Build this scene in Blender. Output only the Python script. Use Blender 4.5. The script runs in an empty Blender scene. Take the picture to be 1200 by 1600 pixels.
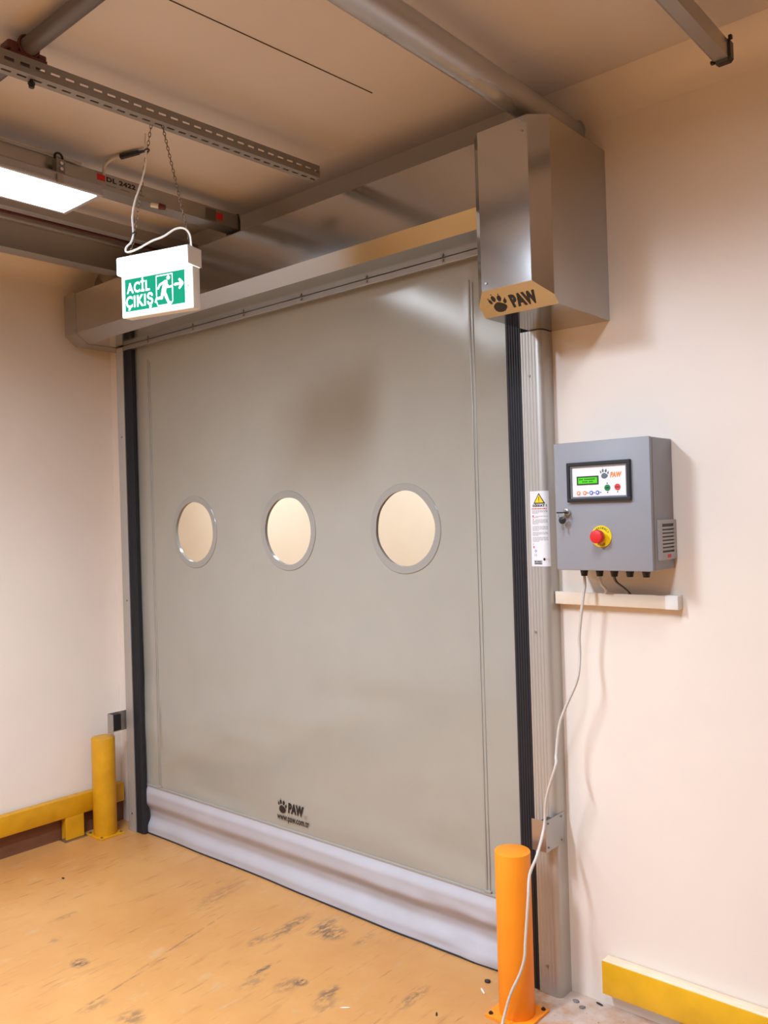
import bpy, bmesh, math, random
from mathutils import Vector, Matrix, noise
random.seed(7)
S = bpy.context.scene
C = S.collection
# ------------------------------------------------------------------ camera
cam_d = bpy.data.cameras.new('camera'); cam = bpy.data.objects.new('camera', cam_d); C.objects.link(cam)
YAW, PIT, ROL = 0.71361807, 0.00458886, -0.02965333
fw = Vector((-math.sin(YAW)*math.cos(PIT), math.cos(YAW)*math.cos(PIT), math.sin(PIT)))
rt = Vector((math.cos(YAW), math.sin(YAW), 0)); up = rt.cross(fw)
r2 = math.cos(ROL)*rt + math.sin(ROL)*up; u2 = -math.sin(ROL)*rt + math.cos(ROL)*up
cam.matrix_world = Matrix(((r2.x, u2.x, -fw.x, 0), (r2.y, u2.y, -fw.y, 0), (r2.z, u2.z, -fw.z, 1.6), (0, 0, 0, 1)))
cam_d.sensor_fit = 'VERTICAL'; cam_d.sensor_height = 36; cam_d.lens = 1326.263/1600*36
cam_d.clip_start = 0.02
S.camera = cam
# ------------------------------------------------------------------ world, exposure
LAMP = 14.0           # luminaire diffuser emission; each luminaire's beam is set in its builder
W = bpy.data.worlds.new('world'); S.world = W; W.use_nodes = True
W.node_tree.nodes['Background'].inputs[0].default_value = (0.9, 0.85, 0.8, 1)
W.node_tree.nodes['Background'].inputs[1].default_value = 0.02
S.view_settings.view_transform = 'Standard'; S.view_settings.look = 'None'
S.view_settings.exposure = -0.38; S.view_settings.gamma = 1.0; S.view_settings.use_curve_mapping = False

# ------------------------------------------------------------------ materials
def lin(r, g, b):
    f = lambda c: c/12.92 if c <= .04045 else ((c+.055)/1.055)**2.4
    return (f(r/255), f(g/255), f(b/255), 1)
def mat(name, col, rough=.5, metal=0, spec=.5, var=0, vscale=6, bump=0, bscale=40, emit=None, estr=0, stretch=(1, 1, 1), coat=0, rvar=0):
    m = bpy.data.materials.new(name); m.use_nodes = True
    nt = m.node_tree; b = nt.nodes['Principled BSDF']
    b.inputs['Base Color'].default_value = col; b.inputs['Roughness'].default_value = rough
    b.inputs['Metallic'].default_value = metal; b.inputs['Specular IOR Level'].default_value = spec
    if coat: b.inputs['Coat Weight'].default_value = coat; b.inputs['Coat Roughness'].default_value = .08
    if emit: b.inputs['Emission Color'].default_value = emit; b.inputs['Emission Strength'].default_value = estr
    if var or bump or rvar:
        tc = nt.nodes.new('ShaderNodeTexCoord'); mp = nt.nodes.new('ShaderNodeMapping'); mp.inputs['Scale'].default_value = stretch
        nt.links.new(tc.outputs['Object'], mp.inputs[0])
        n = nt.nodes.new('ShaderNodeTexNoise'); n.inputs['Scale'].default_value = vscale; n.inputs['Detail'].default_value = 6
        nt.links.new(mp.outputs[0], n.inputs['Vector'])
        if var:
            r = nt.nodes.new('ShaderNodeValToRGB')
            r.color_ramp.elements[0].position = .3; r.color_ramp.elements[1].position = .7
            r.color_ramp.elements[0].color = tuple(c*(1-var) for c in col[:3])+(1,)
            r.color_ramp.elements[1].color = tuple(min(1, c*(1+var)) for c in col[:3])+(1,)
            nt.links.new(n.outputs['Fac'], r.inputs[0]); nt.links.new(r.outputs[0], b.inputs['Base Color'])
        if rvar:
            mr = nt.nodes.new('ShaderNodeMapRange'); mr.inputs[3].default_value = max(.02, rough-rvar); mr.inputs[4].default_value = rough+rvar
            mr.inputs[1].default_value = .3; mr.inputs[2].default_value = .7
            nt.links.new(n.outputs['Fac'], mr.inputs[0]); nt.links.new(mr.outputs[0], b.inputs['Roughness'])
        if bump:
            n2 = nt.nodes.new('ShaderNodeTexNoise'); n2.inputs['Scale'].default_value = bscale; n2.inputs['Detail'].default_value = 4
            nt.links.new(mp.outputs[0], n2.inputs['Vector'])
            bp = nt.nodes.new('ShaderNodeBump'); bp.inputs['Strength'].default_value = bump; bp.inputs['Distance'].default_value = .01
            nt.links.new(n2.outputs['Fac'], bp.inputs['Height']); nt.links.new(bp.outputs[0], b.inputs['Normal'])
    return m
M = {}
M['wall'] = mat('cream_wall_panel', lin(238, 226, 214), .38, var=.02, vscale=3, bump=.02, bscale=6)
M['ceil'] = mat('cream_ceiling_panel', lin(214, 204, 198), .45, var=.02, vscale=2)
M['seam'] = mat('dark_sealant', lin(70, 55, 48), .7)
M['galv'] = mat('galvanised_sheet', lin(186, 186, 185), .15, 1, var=.03, vscale=3)
M['galv_dull'] = mat('dull_galvanised_steel', lin(176, 175, 174), .36, .9, var=.05, vscale=6)
M['zinc_pipe'] = mat('zinc_coated_pipe', lin(190, 192, 198), .34, .6, var=.12, vscale=9, stretch=(1, .3, 1), rvar=.1)
M['steel_dark'] = mat('dark_grey_painted_steel', lin(142, 139, 138), .5, .1, var=.06)
M['alu'] = mat('anodised_aluminium', lin(190, 186, 180), .42, .55)
M['pipe_grey'] = mat('dark_grey_pipe', lin(104, 99, 100), .45, .2, var=.05)
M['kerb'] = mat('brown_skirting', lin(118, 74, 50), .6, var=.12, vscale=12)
M['rubber'] = mat('black_rubber', lin(34, 34, 40), .5, var=.1, vscale=40)
M['plastic_black'] = mat('black_plastic', lin(30, 30, 33), .4)
M['pvc'] = mat('grey_pvc_fabric', lin(164, 160, 149), .14, 0, .7, var=.025, vscale=5, bump=.015, bscale=500)
M['pvc_weld'] = mat('welded_pvc_seam', lin(164, 160, 152), .22, 0, .5)
M['skirt'] = mat('silver_grey_skirt_fabric', lin(180, 176, 180), .42, 0, .5, var=.03, vscale=9)
M['ring'] = mat('clear_vinyl_border', lin(156, 153, 146), .2, 0, .5)
M['white_plastic'] = mat('white_plastic', lin(232, 228, 222), .4)
M['trunk'] = mat('cream_trunking_plastic', lin(236, 222, 202), .42)
M['box'] = mat('grey_powder_coat', lin(148, 149, 155), .45, 0, .4, bump=.04, bscale=400)
M['print_black'] = mat('black_print', lin(26, 25, 28), .45)
M['white_print'] = mat('white_sheet', lin(236, 234, 236), .4)
M['yellow'] = mat('yellow_paint', lin(212, 152, 14), .45, var=.1, vscale=14, bump=.06, bscale=60)
M['orange'] = mat('orange_paint', lin(250, 146, 28), .42, var=.06, vscale=10, bump=.03, bscale=60)
M['chrome'] = mat('chrome', lin(215, 215, 215), .15, 1)
M['red'] = mat('red_plastic', lin(214, 36, 38), .4)
M['dark_red'] = mat('dark_red_paint', lin(96, 44, 42), .5)
M['estop_yellow'] = mat('yellow_disc', lin(240, 206, 16), .45)
M['green_btn'] = mat('green_print', lin(20, 130, 72), .4)
M['orange_print'] = mat('orange_print', lin(244, 140, 60), .4)
M['blue_print'] = mat('blue_print', lin(60, 96, 190), .4)
M['grey_print'] = mat('grey_print', lin(96, 108, 118), .4)
M['red_print'] = mat('red_print', lin(214, 60, 56), .4)
M['yellow_print'] = mat('yellow_print', lin(248, 214, 30), .4)
M['text_grey'] = mat('grey_text_print', lin(128, 122, 120), .5)
M['lcd'] = mat('lit_green_display', lin(60, 180, 20), .3, emit=lin(90, 215, 30), estr=.55)
M['lcd_frame'] = mat('display_frame', lin(40, 62, 40), .4)
M['bezel_in'] = mat('grey_bezel_plastic', lin(118, 120, 126), .4)
M['cable_grey'] = mat('light_grey_cable', lin(206, 198, 188), .5)
M['cable_white'] = mat('white_cable', lin(236, 232, 226), .45)
M['housing'] = mat('grey_luminaire_housing', lin(176, 176, 182), .45)
M['lamp'] = mat('lit_diffuser', lin(240, 244, 255), .4, emit=(.8, .9, 1, 1), estr=LAMP)
M['sign_white'] = mat('lit_white_sign', lin(240, 248, 246), .4, emit=lin(236, 252, 250), estr=1.3)
M['sign_green'] = mat('lit_green_sign', lin(0, 70, 50), .5, spec=.1, emit=lin(0, 182, 138), estr=.85)
M['sign_print'] = mat('lit_white_print', lin(245, 255, 250), .4, emit=lin(240, 255, 248), estr=1.5)
M['bolt'] = mat('zinc_bolt', lin(170, 165, 158), .35, 1)
M['chain'] = mat('chain_steel', lin(120, 100, 80), .45, .8)
M['debris_dark'] = mat('dark_grit', lin(48, 36, 30), .7)
M['debris_light'] = mat('white_plastic_sliver', lin(232, 220, 205), .5)
M['label_grey'] = mat('silver_label', lin(168, 166, 166), .4)
M['backwall'] = mat('warm_corridor_wall', lin(236, 217, 190), .6, var=.02)
M['dark_unit'] = mat('dark_brown_painted_steel', lin(74, 62, 54), .5)
# vinyl pane: mostly see-through with a slight gloss
pm = bpy.data.materials.new('clear_vinyl_pane'); pm.use_nodes = True; M['pane'] = pm
nt = pm.node_tree; nt.nodes.clear()
o_ = nt.nodes.new('ShaderNodeOutputMaterial'); tr = nt.nodes.new('ShaderNodeBsdfTransparent'); gl = nt.nodes.new('ShaderNodeBsdfGlossy'); mx = nt.nodes.new('ShaderNodeMixShader'); fr = nt.nodes.new('ShaderNodeFresnel')
tr.inputs[0].default_value = (.95, .93, .9, 1); gl.inputs[1].default_value = .12; fr.inputs[0].default_value = 1.2
nt.links.new(fr.outputs[0], mx.inputs[0]); nt.links.new(tr.outputs[0], mx.inputs[1]); nt.links.new(gl.outputs[0], mx.inputs[2]); nt.links.new(mx.outputs[0], o_.inputs[0])

def dusty(name, col, dust):                       # paint with settled dust on upward faces
    m = mat(name, col, .45, var=.08, vscale=14, bump=.05, bscale=60)
    nt = m.node_tree; b = nt.nodes['Principled BSDF']; src = b.inputs['Base Color'].links[0].from_socket
    g = nt.nodes.new('ShaderNodeNewGeometry'); sx = nt.nodes.new('ShaderNodeSeparateXYZ'); nt.links.new(g.outputs['True Normal'], sx.inputs[0])
    n = nt.nodes.new('ShaderNodeTexNoise'); n.inputs['Scale'].default_value = 30
    mr = nt.nodes.new('ShaderNodeMapRange'); mr.inputs[1].default_value = .75; mr.inputs[2].default_value = .98
    nt.links.new(sx.outputs[2], mr.inputs[0])
    r = nt.nodes.new('ShaderNodeMapRange'); r.inputs[1].default_value = .3; r.inputs[2].default_value = .42; nt.links.new(n.outputs['Fac'], r.inputs[0])
    mu = nt.nodes.new('ShaderNodeMath'); mu.operation = 'MULTIPLY'; nt.links.new(mr.outputs[0], mu.inputs[0]); nt.links.new(r.outputs[0], mu.inputs[1])
    mix = nt.nodes.new('ShaderNodeMix'); mix.data_type = 'RGBA'
    nt.links.new(mu.outputs[0], mix.inputs[0]); nt.links.new(src, mix.inputs[6]); mix.inputs[7].default_value = dust
    nt.links.new(mix.outputs[2], b.inputs['Base Color'])
    return m
M['rail_dusty'] = dusty('yellow_paint_with_dust', lin(228, 172, 20), lin(236, 218, 190))

def floor_mat():
    m = mat('tan_epoxy_floor', lin(228, 160, 92), .36, 0, .45, bump=.03, bscale=30)
    nt = m.node_tree; N = nt.nodes; L = nt.links; b = N['Principled BSDF']
    geo = N.new('ShaderNodeNewGeometry')
    def mapping(rot, sc):
        mp = N.new('ShaderNodeMapping'); mp.inputs['Rotation'].default_value = (0, 0, rot); mp.inputs['Scale'].default_value = sc
        L.new(geo.outputs['Position'], mp.inputs[0]); return mp.outputs[0]
    def nz(vec, scale, det, lo, hi):
        n = N.new('ShaderNodeTexNoise'); n.inputs['Scale'].default_value = scale; n.inputs['Detail'].default_value = det; n.inputs['Roughness'].default_value = .62
        L.new(vec, n.inputs['Vector']); r = N.new('ShaderNodeMapRange'); r.inputs[1].default_value = lo; r.inputs[2].default_value = hi
        L.new(n.outputs['Fac'], r.inputs[0]); return r.outputs[0]
    def mul(a, c):
        q = N.new('ShaderNodeMath'); q.operation = 'MULTIPLY'; q.use_clamp = True
        for k, v in enumerate((a, c)):
            if isinstance(v, (int, float)): q.inputs[k].default_value = v
            else: L.new(v, q.inputs[k])
        return q.outputs[0]
    def mix(a, c, f):
        q = N.new('ShaderNodeMix'); q.data_type = 'RGBA'
        L.new(f, q.inputs[0])
        for k, v in ((6, a), (7, c)):
            if isinstance(v, tuple): q.inputs[k].default_value = v
            else: L.new(v, q.inputs[k])
        return q.outputs[2]
    pos = geo.outputs['Position']
    col = mix(lin(206, 150, 88), lin(194, 135, 75), nz(pos, 2.2, 5, .35, .65))
    # scuffs drawn out along the traffic direction
    scv = mapping(math.radians(-4), (9, 1.6, 1))
    col = mix(col, lin(150, 100, 62), mul(nz(scv, 2.2, 8, .58, .74), .6))
    col = mix(col, lin(196, 172, 140), mul(nz(mapping(math.radians(5), (5, 2, 1)), 2.6, 7, .6, .74), .5))
    fine = mapping(math.radians(-3), (40, 3.2, 1))
    col = mix(col, lin(96, 64, 44), mul(mul(nz(fine, 2.0, 6, .6, .7), .65), nz(pos, 2.3, 2, .42, .58)))
    # dark rubber marks where the photograph has them
    brk = nz(mapping(math.radians(-8), (60, 24, 1)), 1.0, 8, .42, .55)
    for (x, y, rx, ry, a, s) in [(-2.91, 1.591, .04, .032, .0, .95), (-2.343, 2.312, .075, .06, .1, .75), (-2.40, 2.34, .03, .10, .1, .5), (-2.175, 2.0, .028, .025, 0, 1), (-2.20, 1.96, .045, .06, .1, .45), (-2.50, 2.25, .035, .14, .12, .6), (-2.52, 2.1, .03, .05, .1, .5),
                                 (-2.054, 2.019, .03, .05, 0, .7), (-2.02, 1.96, .04, .05, 0, .4), (-1.809, 2.162, .025, .09, .05, .6), (-2.344, 1.973, .012, .08, -.05, .8), (-2.31, 1.90, .03, .07, 0, .4), (-2.46, 1.517, .05, .05, 0, .55), (-3.3, 1.75, .02, .05, .1, .4), (-2.74, 1.92, .006, .26, .2, .6), (-2.66, 1.60, .006, .2, .15, .5), (-2.95, 2.25, .05, .16, .2, .3), (-2.2, 2.35, .02, .06, 0, .4), (-3.15, 1.62, .02, .03, 0, .35), (-2.62, 1.48, .03, .06, 0, .4)]:
        vm = N.new('ShaderNodeMapping'); vm.vector_type = 'TEXTURE'
        vm.inputs['Location'].default_value = (x, y, 0); vm.inputs['Rotation'].default_value = (0, 0, a); vm.inputs['Scale'].default_value = (rx, ry, 1)
        L.new(pos, vm.inputs[0]); ln = N.new('ShaderNodeVectorMath'); ln.operation = 'LENGTH'; L.new(vm.outputs[0], ln.inputs[0])
        r = N.new('ShaderNodeMapRange'); r.inputs[1].default_value = 1.15; r.inputs[2].default_value = .5; L.new(ln.outputs[1], r.inputs[0])
        col = mix(col, lin(84, 74, 68), mul(mul(r.outputs[0], brk), s))
    # bare chipped concrete beside the right-hand column
    vm = N.new('ShaderNodeMapping'); vm.vector_type = 'TEXTURE'; vm.inputs['Location'].default_value = (-1.05, 2.62, 0); vm.inputs['Scale'].default_value = (.62, .4, 1)
    L.new(pos, vm.inputs[0]); ln = N.new('ShaderNodeVectorMath'); ln.operation = 'LENGTH'; L.new(vm.outputs[0], ln.inputs[0])
    wob = N.new('ShaderNodeTexNoise'); wob.inputs['Scale'].default_value = 14; wob.inputs['Detail'].default_value = 6; L.new(pos, wob.inputs['Vector'])
    ad = N.new('ShaderNodeMath'); ad.operation = 'MULTIPLY_ADD'; ad.inputs[1].default_value = .9; L.new(wob.outputs['Fac'], ad.inputs[0]); L.new(ln.outputs[1], ad.inputs[2])
    r = N.new('ShaderNodeMapRange'); r.inputs[1].default_value = 1.5; r.inputs[2].default_value = 1.25; L.new(ad.outputs[0], r.inputs[0])
    conc = mix(lin(206, 188, 174), lin(196, 158, 130), nz(pos, 14, 6, .42, .66))
    conc = mix(conc, lin(110, 90, 78), mul(nz(pos, 40, 4, .66, .72), .8))
    col = mix(col, conc, r.outputs[0])
    L.new(col, b.inputs['Base Color'])
    return m
M['floor'] = floor_mat()

# ------------------------------------------------------------------ mesh helpers
def obj(name, bm, m, parent=None, smooth=False, loc=None):
    me = bpy.data.meshes.new(name)
    if isinstance(bm, bmesh.types.BMesh):
        bmesh.ops.recalc_face_normals(bm, faces=bm.faces); bm.to_mesh(me); bm.free()
    else: me.from_pydata(*bm); me.update()
    me.materials.append(M[m])
    if smooth:
        for p in me.polygons: p.use_smooth = True
        if smooth != True: me.set_sharp_from_angle(angle=math.radians(smooth))
    o = bpy.data.objects.new(name, me); C.objects.link(o)
    if parent is not None: o.parent = parent; o.matrix_parent_inverse = Matrix.Identity(4) if not parent.get('_off') else Matrix.Identity(4)
    return o
def tag(o, label, cat, group=None):
    o['label'] = label; o['category'] = cat
    if group: o['group'] = group
    return o
def thing(name, label, cat, loc=(0, 0, 0), rz=0, group=None):
    o = bpy.data.objects.new(name, None); C.objects.link(o); o.empty_display_size = .05
    o.location = loc; o.rotation_euler = (0, 0, rz)
    bpy.context.view_layer.update()
    return tag(o, label, cat, group)
def struct(name, bm, m, smooth=False):
    o = obj(name, bm, m, None, smooth); o['kind'] = 'structure'; return o
OFF = Vector((0, 0, 0))          # origin of the thing being built (parts are given in world space)
def B(): return bmesh.new()
def box(bm, x0, x1, y0, y1, z0, z1, bev=0, seg=2):
    r = bmesh.ops.create_cube(bm, size=1)['verts']
    for v in r: v.co = Vector((x0+(v.co.x+.5)*(x1-x0), y0+(v.co.y+.5)*(y1-y0), z0+(v.co.z+.5)*(z1-z0))) - OFF
    if bev:
        es = {e for v in r for e in v.link_edges}
        bmesh.ops.bevel(bm, geom=list(es), offset=bev, segments=seg, affect='EDGES', profile=.5)
    return bm
def cyl(bm, p0, p1, r, r1=None, seg=24, bev=0, off=True):
    p0 = Vector(p0); p1 = Vector(p1)
    if off: p0 = p0-OFF; p1 = p1-OFF
    d = p1-p0; q = Vector((0, 0, 1)).rotation_difference(d.normalized())
    v = bmesh.ops.create_cone(bm, cap_ends=True, segments=seg, radius1=r, radius2=r if r1 is None else r1, depth=d.length)['verts']
    if bev:
        es = {e for x in v for e in x.link_edges if len([f for f in e.link_faces if len(f.verts) > 4]) == 1}
        g = bmesh.ops.bevel(bm, geom=list(es), offset=bev, segments=2, affect='EDGES', profile=.5)
        v = list({x for f in bm.faces for x in f.verts} & ({x for x in g['verts']} | {x for x in v if x.is_valid}))
    mm = Matrix.Translation((p0+p1)/2) @ q.to_matrix().to_4x4()
    for x in v: x.co = mm @ x.co
    return bm
def prism_x(prof, x0, x1, bm=None):                # closed (y,z) profile swept along x
    bm = bm or B(); a = [bm.verts.new(Vector((x0, y, z))-OFF) for y, z in prof]; b = [bm.verts.new(Vector((x1, y, z))-OFF) for y, z in prof]
    n = len(prof)
    for i in range(n): bm.faces.new((a[i], a[(i+1) % n], b[(i+1) % n], b[i]))
    bm.faces.new(a); bm.faces.new(b); return bm
def prism_z(prof, z0, z1, bm=None):
    bm = bm or B(); a = [bm.verts.new(Vector((x, y, z0))-OFF) for x, y in prof]; b = [bm.verts.new(Vector((x, y, z1))-OFF) for x, y in prof]
    n = len(prof)
    for i in range(n): bm.faces.new((a[i], a[(i+1) % n], b[(i+1) % n], b[i]))
    bm.faces.new(a); bm.faces.new(b); return bm
def smooth_path(pts, n=8):
    P = [Vector(p) for p in pts]; out = []
    for i in range(len(P)-1):
        a = P[max(i-1, 0)]; b = P[i]; c = P[i+1]; d = P[min(i+2, len(P)-1)]
        for k in range(n):
            t = k/n
            out.append(.5*((2*b)+(c-a)*t+(2*a-5*b+4*c-d)*t*t+(3*b-a-3*c+d)*t**3))
    return out+[P[-1]]
def tube(bm, path, r, seg=8, closed=False):
    P = [Vector(p)-OFF for p in path]; rings = []; n = len(P); ref = None
    for i, p in enumerate(P):
        if closed: t = (P[(i+1) % n]-P[i-1])
        else: t = P[min(i+1, n-1)]-P[max(i-1, 0)]
        t.normalize()
        if ref is None:
            ref = Vector((0, 0, 1)) if abs(t.z) < .9 else Vector((1, 0, 0))
        u = (ref-t*ref.dot(t)).normalized(); ref = u; w = t.cross(u)
        rings.append([bm.verts.new(p+r*(math.cos(2*math.pi*k/seg)*u+math.sin(2*math.pi*k/seg)*w)) for k in range(seg)])
    for i in range(n if closed else n-1):
        a = rings[i]; b = rings[(i+1) % n]
        for k in range(seg): bm.faces.new((a[k], a[(k+1) % seg], b[(k+1) % seg], b[k]))
    if not closed: bm.faces.new(rings[0]); bm.faces.new(rings[-1])
    return bm
# flat print: 2-D polygons mapped through a function (u,v)->world
def text2d(s, w, h=None, bold=.0, shear=0, space=1):
    cu = bpy.data.curves.new('t', 'FONT'); cu.body = s; cu.size = 1; cu.offset = bold; cu.shear = shear; cu.space_character = space; cu.resolution_u = 3
    o = bpy.data.objects.new('t', cu); C.objects.link(o); bpy.context.view_layer.update()
    me = o.evaluated_get(bpy.context.evaluated_depsgraph_get()).to_mesh()
    V = [(v.co.x, v.co.y) for v in me.vertices]; F = [tuple(p.vertices) for p in me.polygons]
    bpy.data.objects.remove(o); bpy.data.curves.remove(cu)
    x0 = min(v[0] for v in V); x1 = max(v[0] for v in V); y0 = min(v[1] for v in V); y1 = max(v[1] for v in V)
    sx = w/(x1-x0); sy = h/(y1-y0) if h else sx
    return [((x-x0)*sx, (y-y0)*sy) for x, y in V], F
def place2d(V, F, fn, bm=None):
    bm = bm or B(); vs = [bm.verts.new(Vector(fn(*v))-OFF) for v in V]
    for f in F:
        try: bm.faces.new([vs[i] for i in f])
        except ValueError: pass
    return bm
def poly2d(pts): return pts, [tuple(range(len(pts)))]
def shift(VF, dx, dy, rot=0):
    c, s = math.cos(rot), math.sin(rot)
    return [(x*c-y*s+dx, x*s+y*c+dy) for x, y in VF[0]], VF[1]
def merge(*L):
    V = []; F = []
    for v, f in L:
        n = len(V); V += v; F += [tuple(i+n for i in q) for q in f]
    return V, F
def ell(cx, cy, rx, ry, a=0, n=20):
    c, s = math.cos(a), math.sin(a)
    return poly2d([(cx+rx*math.cos(t)*c-ry*math.sin(t)*s, cy+rx*math.cos(t)*s+ry*math.sin(t)*c) for t in [2*math.pi*k/n for k in range(n)]])
def rect2(x0, x1, y0, y1): return poly2d([(x0, y0), (x1, y0), (x1, y1), (x0, y1)])
def stroke(p, q, w):
    d = Vector(q)-Vector(p); n = Vector((-d.y, d.x)).normalized()*w/2; p = Vector(p); q = Vector(q)
    return merge(poly2d([tuple(p-n), tuple(q-n), tuple(q+n), tuple(p+n)]), ell(p.x, p.y, w/2, w/2, 0, 10), ell(q.x, q.y, w/2, w/2, 0, 10))
def ring2(cx, cy, r0, r1, n=32):
    V = []; F = []
    for k in range(n):
        t = 2*math.pi*k/n; V += [(cx+r0*math.cos(t), cy+r0*math.sin(t)), (cx+r1*math.cos(t), cy+r1*math.sin(t))]
        F.append((2*k, 2*k+1, (2*k+3) % (2*n), (2*k+2) % (2*n)))
    return V, F
def paw(h):                                          # pad, four toes and claws in a box of height h
    k = h
    L = [poly2d([(k*x, k*y) for x, y in [(.13, .28), (.15, .13), (.26, .03), (.43, 0), (.61, .04), (.74, .16), (.77, .27), (.69, .38), (.54, .47), (.40, .52), (.26, .46), (.17, .38)]])]
    for x, y, rx, ry, a, ex, ey in [(.10, .595, .065, .125, .28, .035, .80), (.30, .715, .092, .155, .05, .295, .985), (.58, .685, .098, .15, -.2, .635, .935), (.785, .50, .075, .115, -.32, .85, .69)]:
        L.append(ell(k*x, k*y, k*rx, k*ry, a, 16))
        d = Vector((ex-x, ey-y)).normalized(); n = Vector((-d.y, d.x))*.026; q = Vector((ex, ey))-d*.075
        L.append(poly2d([(k*(q.x-n.x), k*(q.y-n.y)), (k*(q.x+n.x), k*(q.y+n.y)), (k*ex, k*ey)]))
    return merge(*L)

# ------------------------------------------------------------------ dimensions of the place
YW, XL, ZC = 2.525, -4.12, 2.935          # door wall, side wall, ceiling
XR, YB = 6.5, -8.0
OX0, OX1, OZ = -3.84, -1.54, 2.56         # door opening
# ------------------------------------------------------------------ structure
struct('floor', box(B(), -7.6, XR+.1, YB-.1, 6.2, -.1, 0), 'floor')
ceil = struct('ceiling', box(B(), -7.6, XR+.1, YB-.1, 6.2, ZC, ZC+.1), 'ceil')
wd = B()
box(wd, -7.5, OX0, YW, YW+.12, 0, ZC); box(wd, OX1, XR+.1, YW, YW+.12, 0, ZC); box(wd, OX0, OX1, YW, YW+.12, OZ, ZC)
struct('wall_door', wd, 'wall')
struct('wall_left', box(B(), XL-.1, XL, YB, YW, 0, ZC), 'wall')
struct('wall_right', box(B(), XR, XR+.1, YB, YW, 0, ZC), 'wall')
struct('wall_back', box(B(), XL-.1, XR+.1, YB-.1, YB, 0, ZC), 'wall')
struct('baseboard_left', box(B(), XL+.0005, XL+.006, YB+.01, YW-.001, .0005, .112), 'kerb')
def cove(p):                                # quarter-round between wall and ceiling, radius .1
    R_ = .10; pts = [(0, 0)]
    for k in range(9):
        t = math.pi/2*k/8
        pts.append((R_-R_*math.cos(t), -R_+R_*math.sin(t)))
    return pts
bm = B(); cv = cove(0)
prism_x([(YW-.0005-a, ZC-.0005+b) for a, b in cv], XL, XR, bm); struct('trim_1', bm, 'wall', 40)
bm = B(); a = [bm.verts.new((XL+.0005+u, YB, ZC-.0005+v)) for u, v in cv]; b = [bm.verts.new((XL+.0005+u, YW-.09, ZC-.0005+v)) for u, v in cv]
for i in range(len(cv)): bm.faces.new((a[i], a[(i+1) % len(cv)], b[(i+1) % len(cv)], b[i]))
bm.faces.new(a); bm.faces.new(b); struct('trim_2', bm, 'wall', 40)
# ceiling panel joint
j = obj('panel_joint', box(B(), -.0012, .0012, 0, 1, ZC-.002, ZC+.002), 'seam', ceil)
p0 = Vector((-1.838, .80)); p1 = Vector((-1.747, 2.02)); 
j.location = (p0.x, p0.y, 0); j.rotation_euler = (0, 0, -math.atan2(p1.x-p0.x, p1.y-p0.y)); j.scale = (1, (p1-p0).length, 1)
# corridor behind the door
struct('wall_corridor_back', box(B(), -7.6, 1.0, 4.6, 4.7, 0, ZC), 'backwall')
struct('wall_corridor_left', box(B(), -7.6, -7.5, YW, 4.6, 0, ZC), 'backwall')
struct('wall_corridor_right', box(B(), .9, 1.0, YW+.12, 4.6, 0, ZC), 'backwall')

# ------------------------------------------------------------------ roll-up door
door = thing('roll_up_door', 'grey PVC roll-up door curtain with three round vision windows', 'door', (-2.69, 2.495, 0))
OFF = Vector(door.location)
CX0, CX1, CZ0, CZ1, YCU = -3.85, -1.525, .25, 2.515, 2.495
WIN = [(-3.372, 1.549), (-2.712, 1.549), (-2.058, 1.549)]
def ripple(x, z):
    k = max(0, min(1, (1.5-z)/1.3))
    d = .011*k*noise.noise((x*1.1, z*4.2, 3.1)) + .0035*noise.noise((x*2.2+5, z*1.6, 1.7)) + .004*k*noise.noise((x*3.0+z*5, z*9-x*2, .4))
    e = max(0, (x+1.95)/.42)                       # looser towards the right edge near the top
    d += .0045*min(1, e)*max(0, (z-1.7)/.8)*math.sin(z*7.5+x*2)
    for a, b in WIN: d *= min(1, max(0, (math.hypot(x-a, z-b)-.18)/.12))
    if x > -1.78 or x < -3.66: d *= min(1, min(abs(x+1.722), abs(x+3.716))/.03) if min(abs(x+1.722), abs(x+3.716)) < .03 else 1
    return d
def skirt_y(x, z):
    t = (x-CX0)/(CX1-CX0)
    s = z/.25
    pr = [(0, -.026), (.12, -.024), (.36, .004), (.44, .003), (.66, -.021), (.82, -.018), (1, 0)]
    for (a, va), (b, vb) in zip(pr, pr[1:]):
        if a <= s <= b:
            u = (s-a)/(b-a); u = u*u*(3-2*u); v = va+(vb-va)*u; break
    sh = .018*(1-t)*(1-s)
    sw = .5+.9*noise.noise((x*1.3, 2.2, .7))+.35*t
    wr = .010*max(0, t-.55)/.45*noise.noise((x*7-z*9, z*22+x*3, 5.1))*min(1, (1-s)*2.5)
    return v*(.75+.5*sw)+sh+wr+.005*noise.noise((x*3.1, z*9+x*1.5, 9.2))*min(1, (1-s)*2)
NX, NZ = 170, 160; V = []; F = []; idx = {}
for i in range(NX+1):
    for k in range(NZ+1):
        x = CX0+(CX1-CX0)*i/NX; z = CZ0+(CZ1-CZ0)*k/NZ
        V.append(Vector((x, YCU+ripple(x, z)*min(1, (z-CZ0)/.06), z))-OFF)
for i in range(NX):
    for k in range(NZ):
        x = CX0+(CX1-CX0)*(i+.5)/NX; z = CZ0+(CZ1-CZ0)*(k+.5)/NZ
        if any(math.hypot(x-a, z-b) < .158 for a, b in WIN): continue
        n = i*(NZ+1)+k; F.append((n, n+NZ+1, n+NZ+2, n+1))
used = sorted({i for f in F for i in f}); rm = {o: n for n, o in enumerate(used)}
obj('curtain', ([V[i] for i in used], [], [tuple(rm[i] for i in f) for f in F]), 'pvc', door, True)
NX, NZ = 160, 40; V = []; F = []
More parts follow.
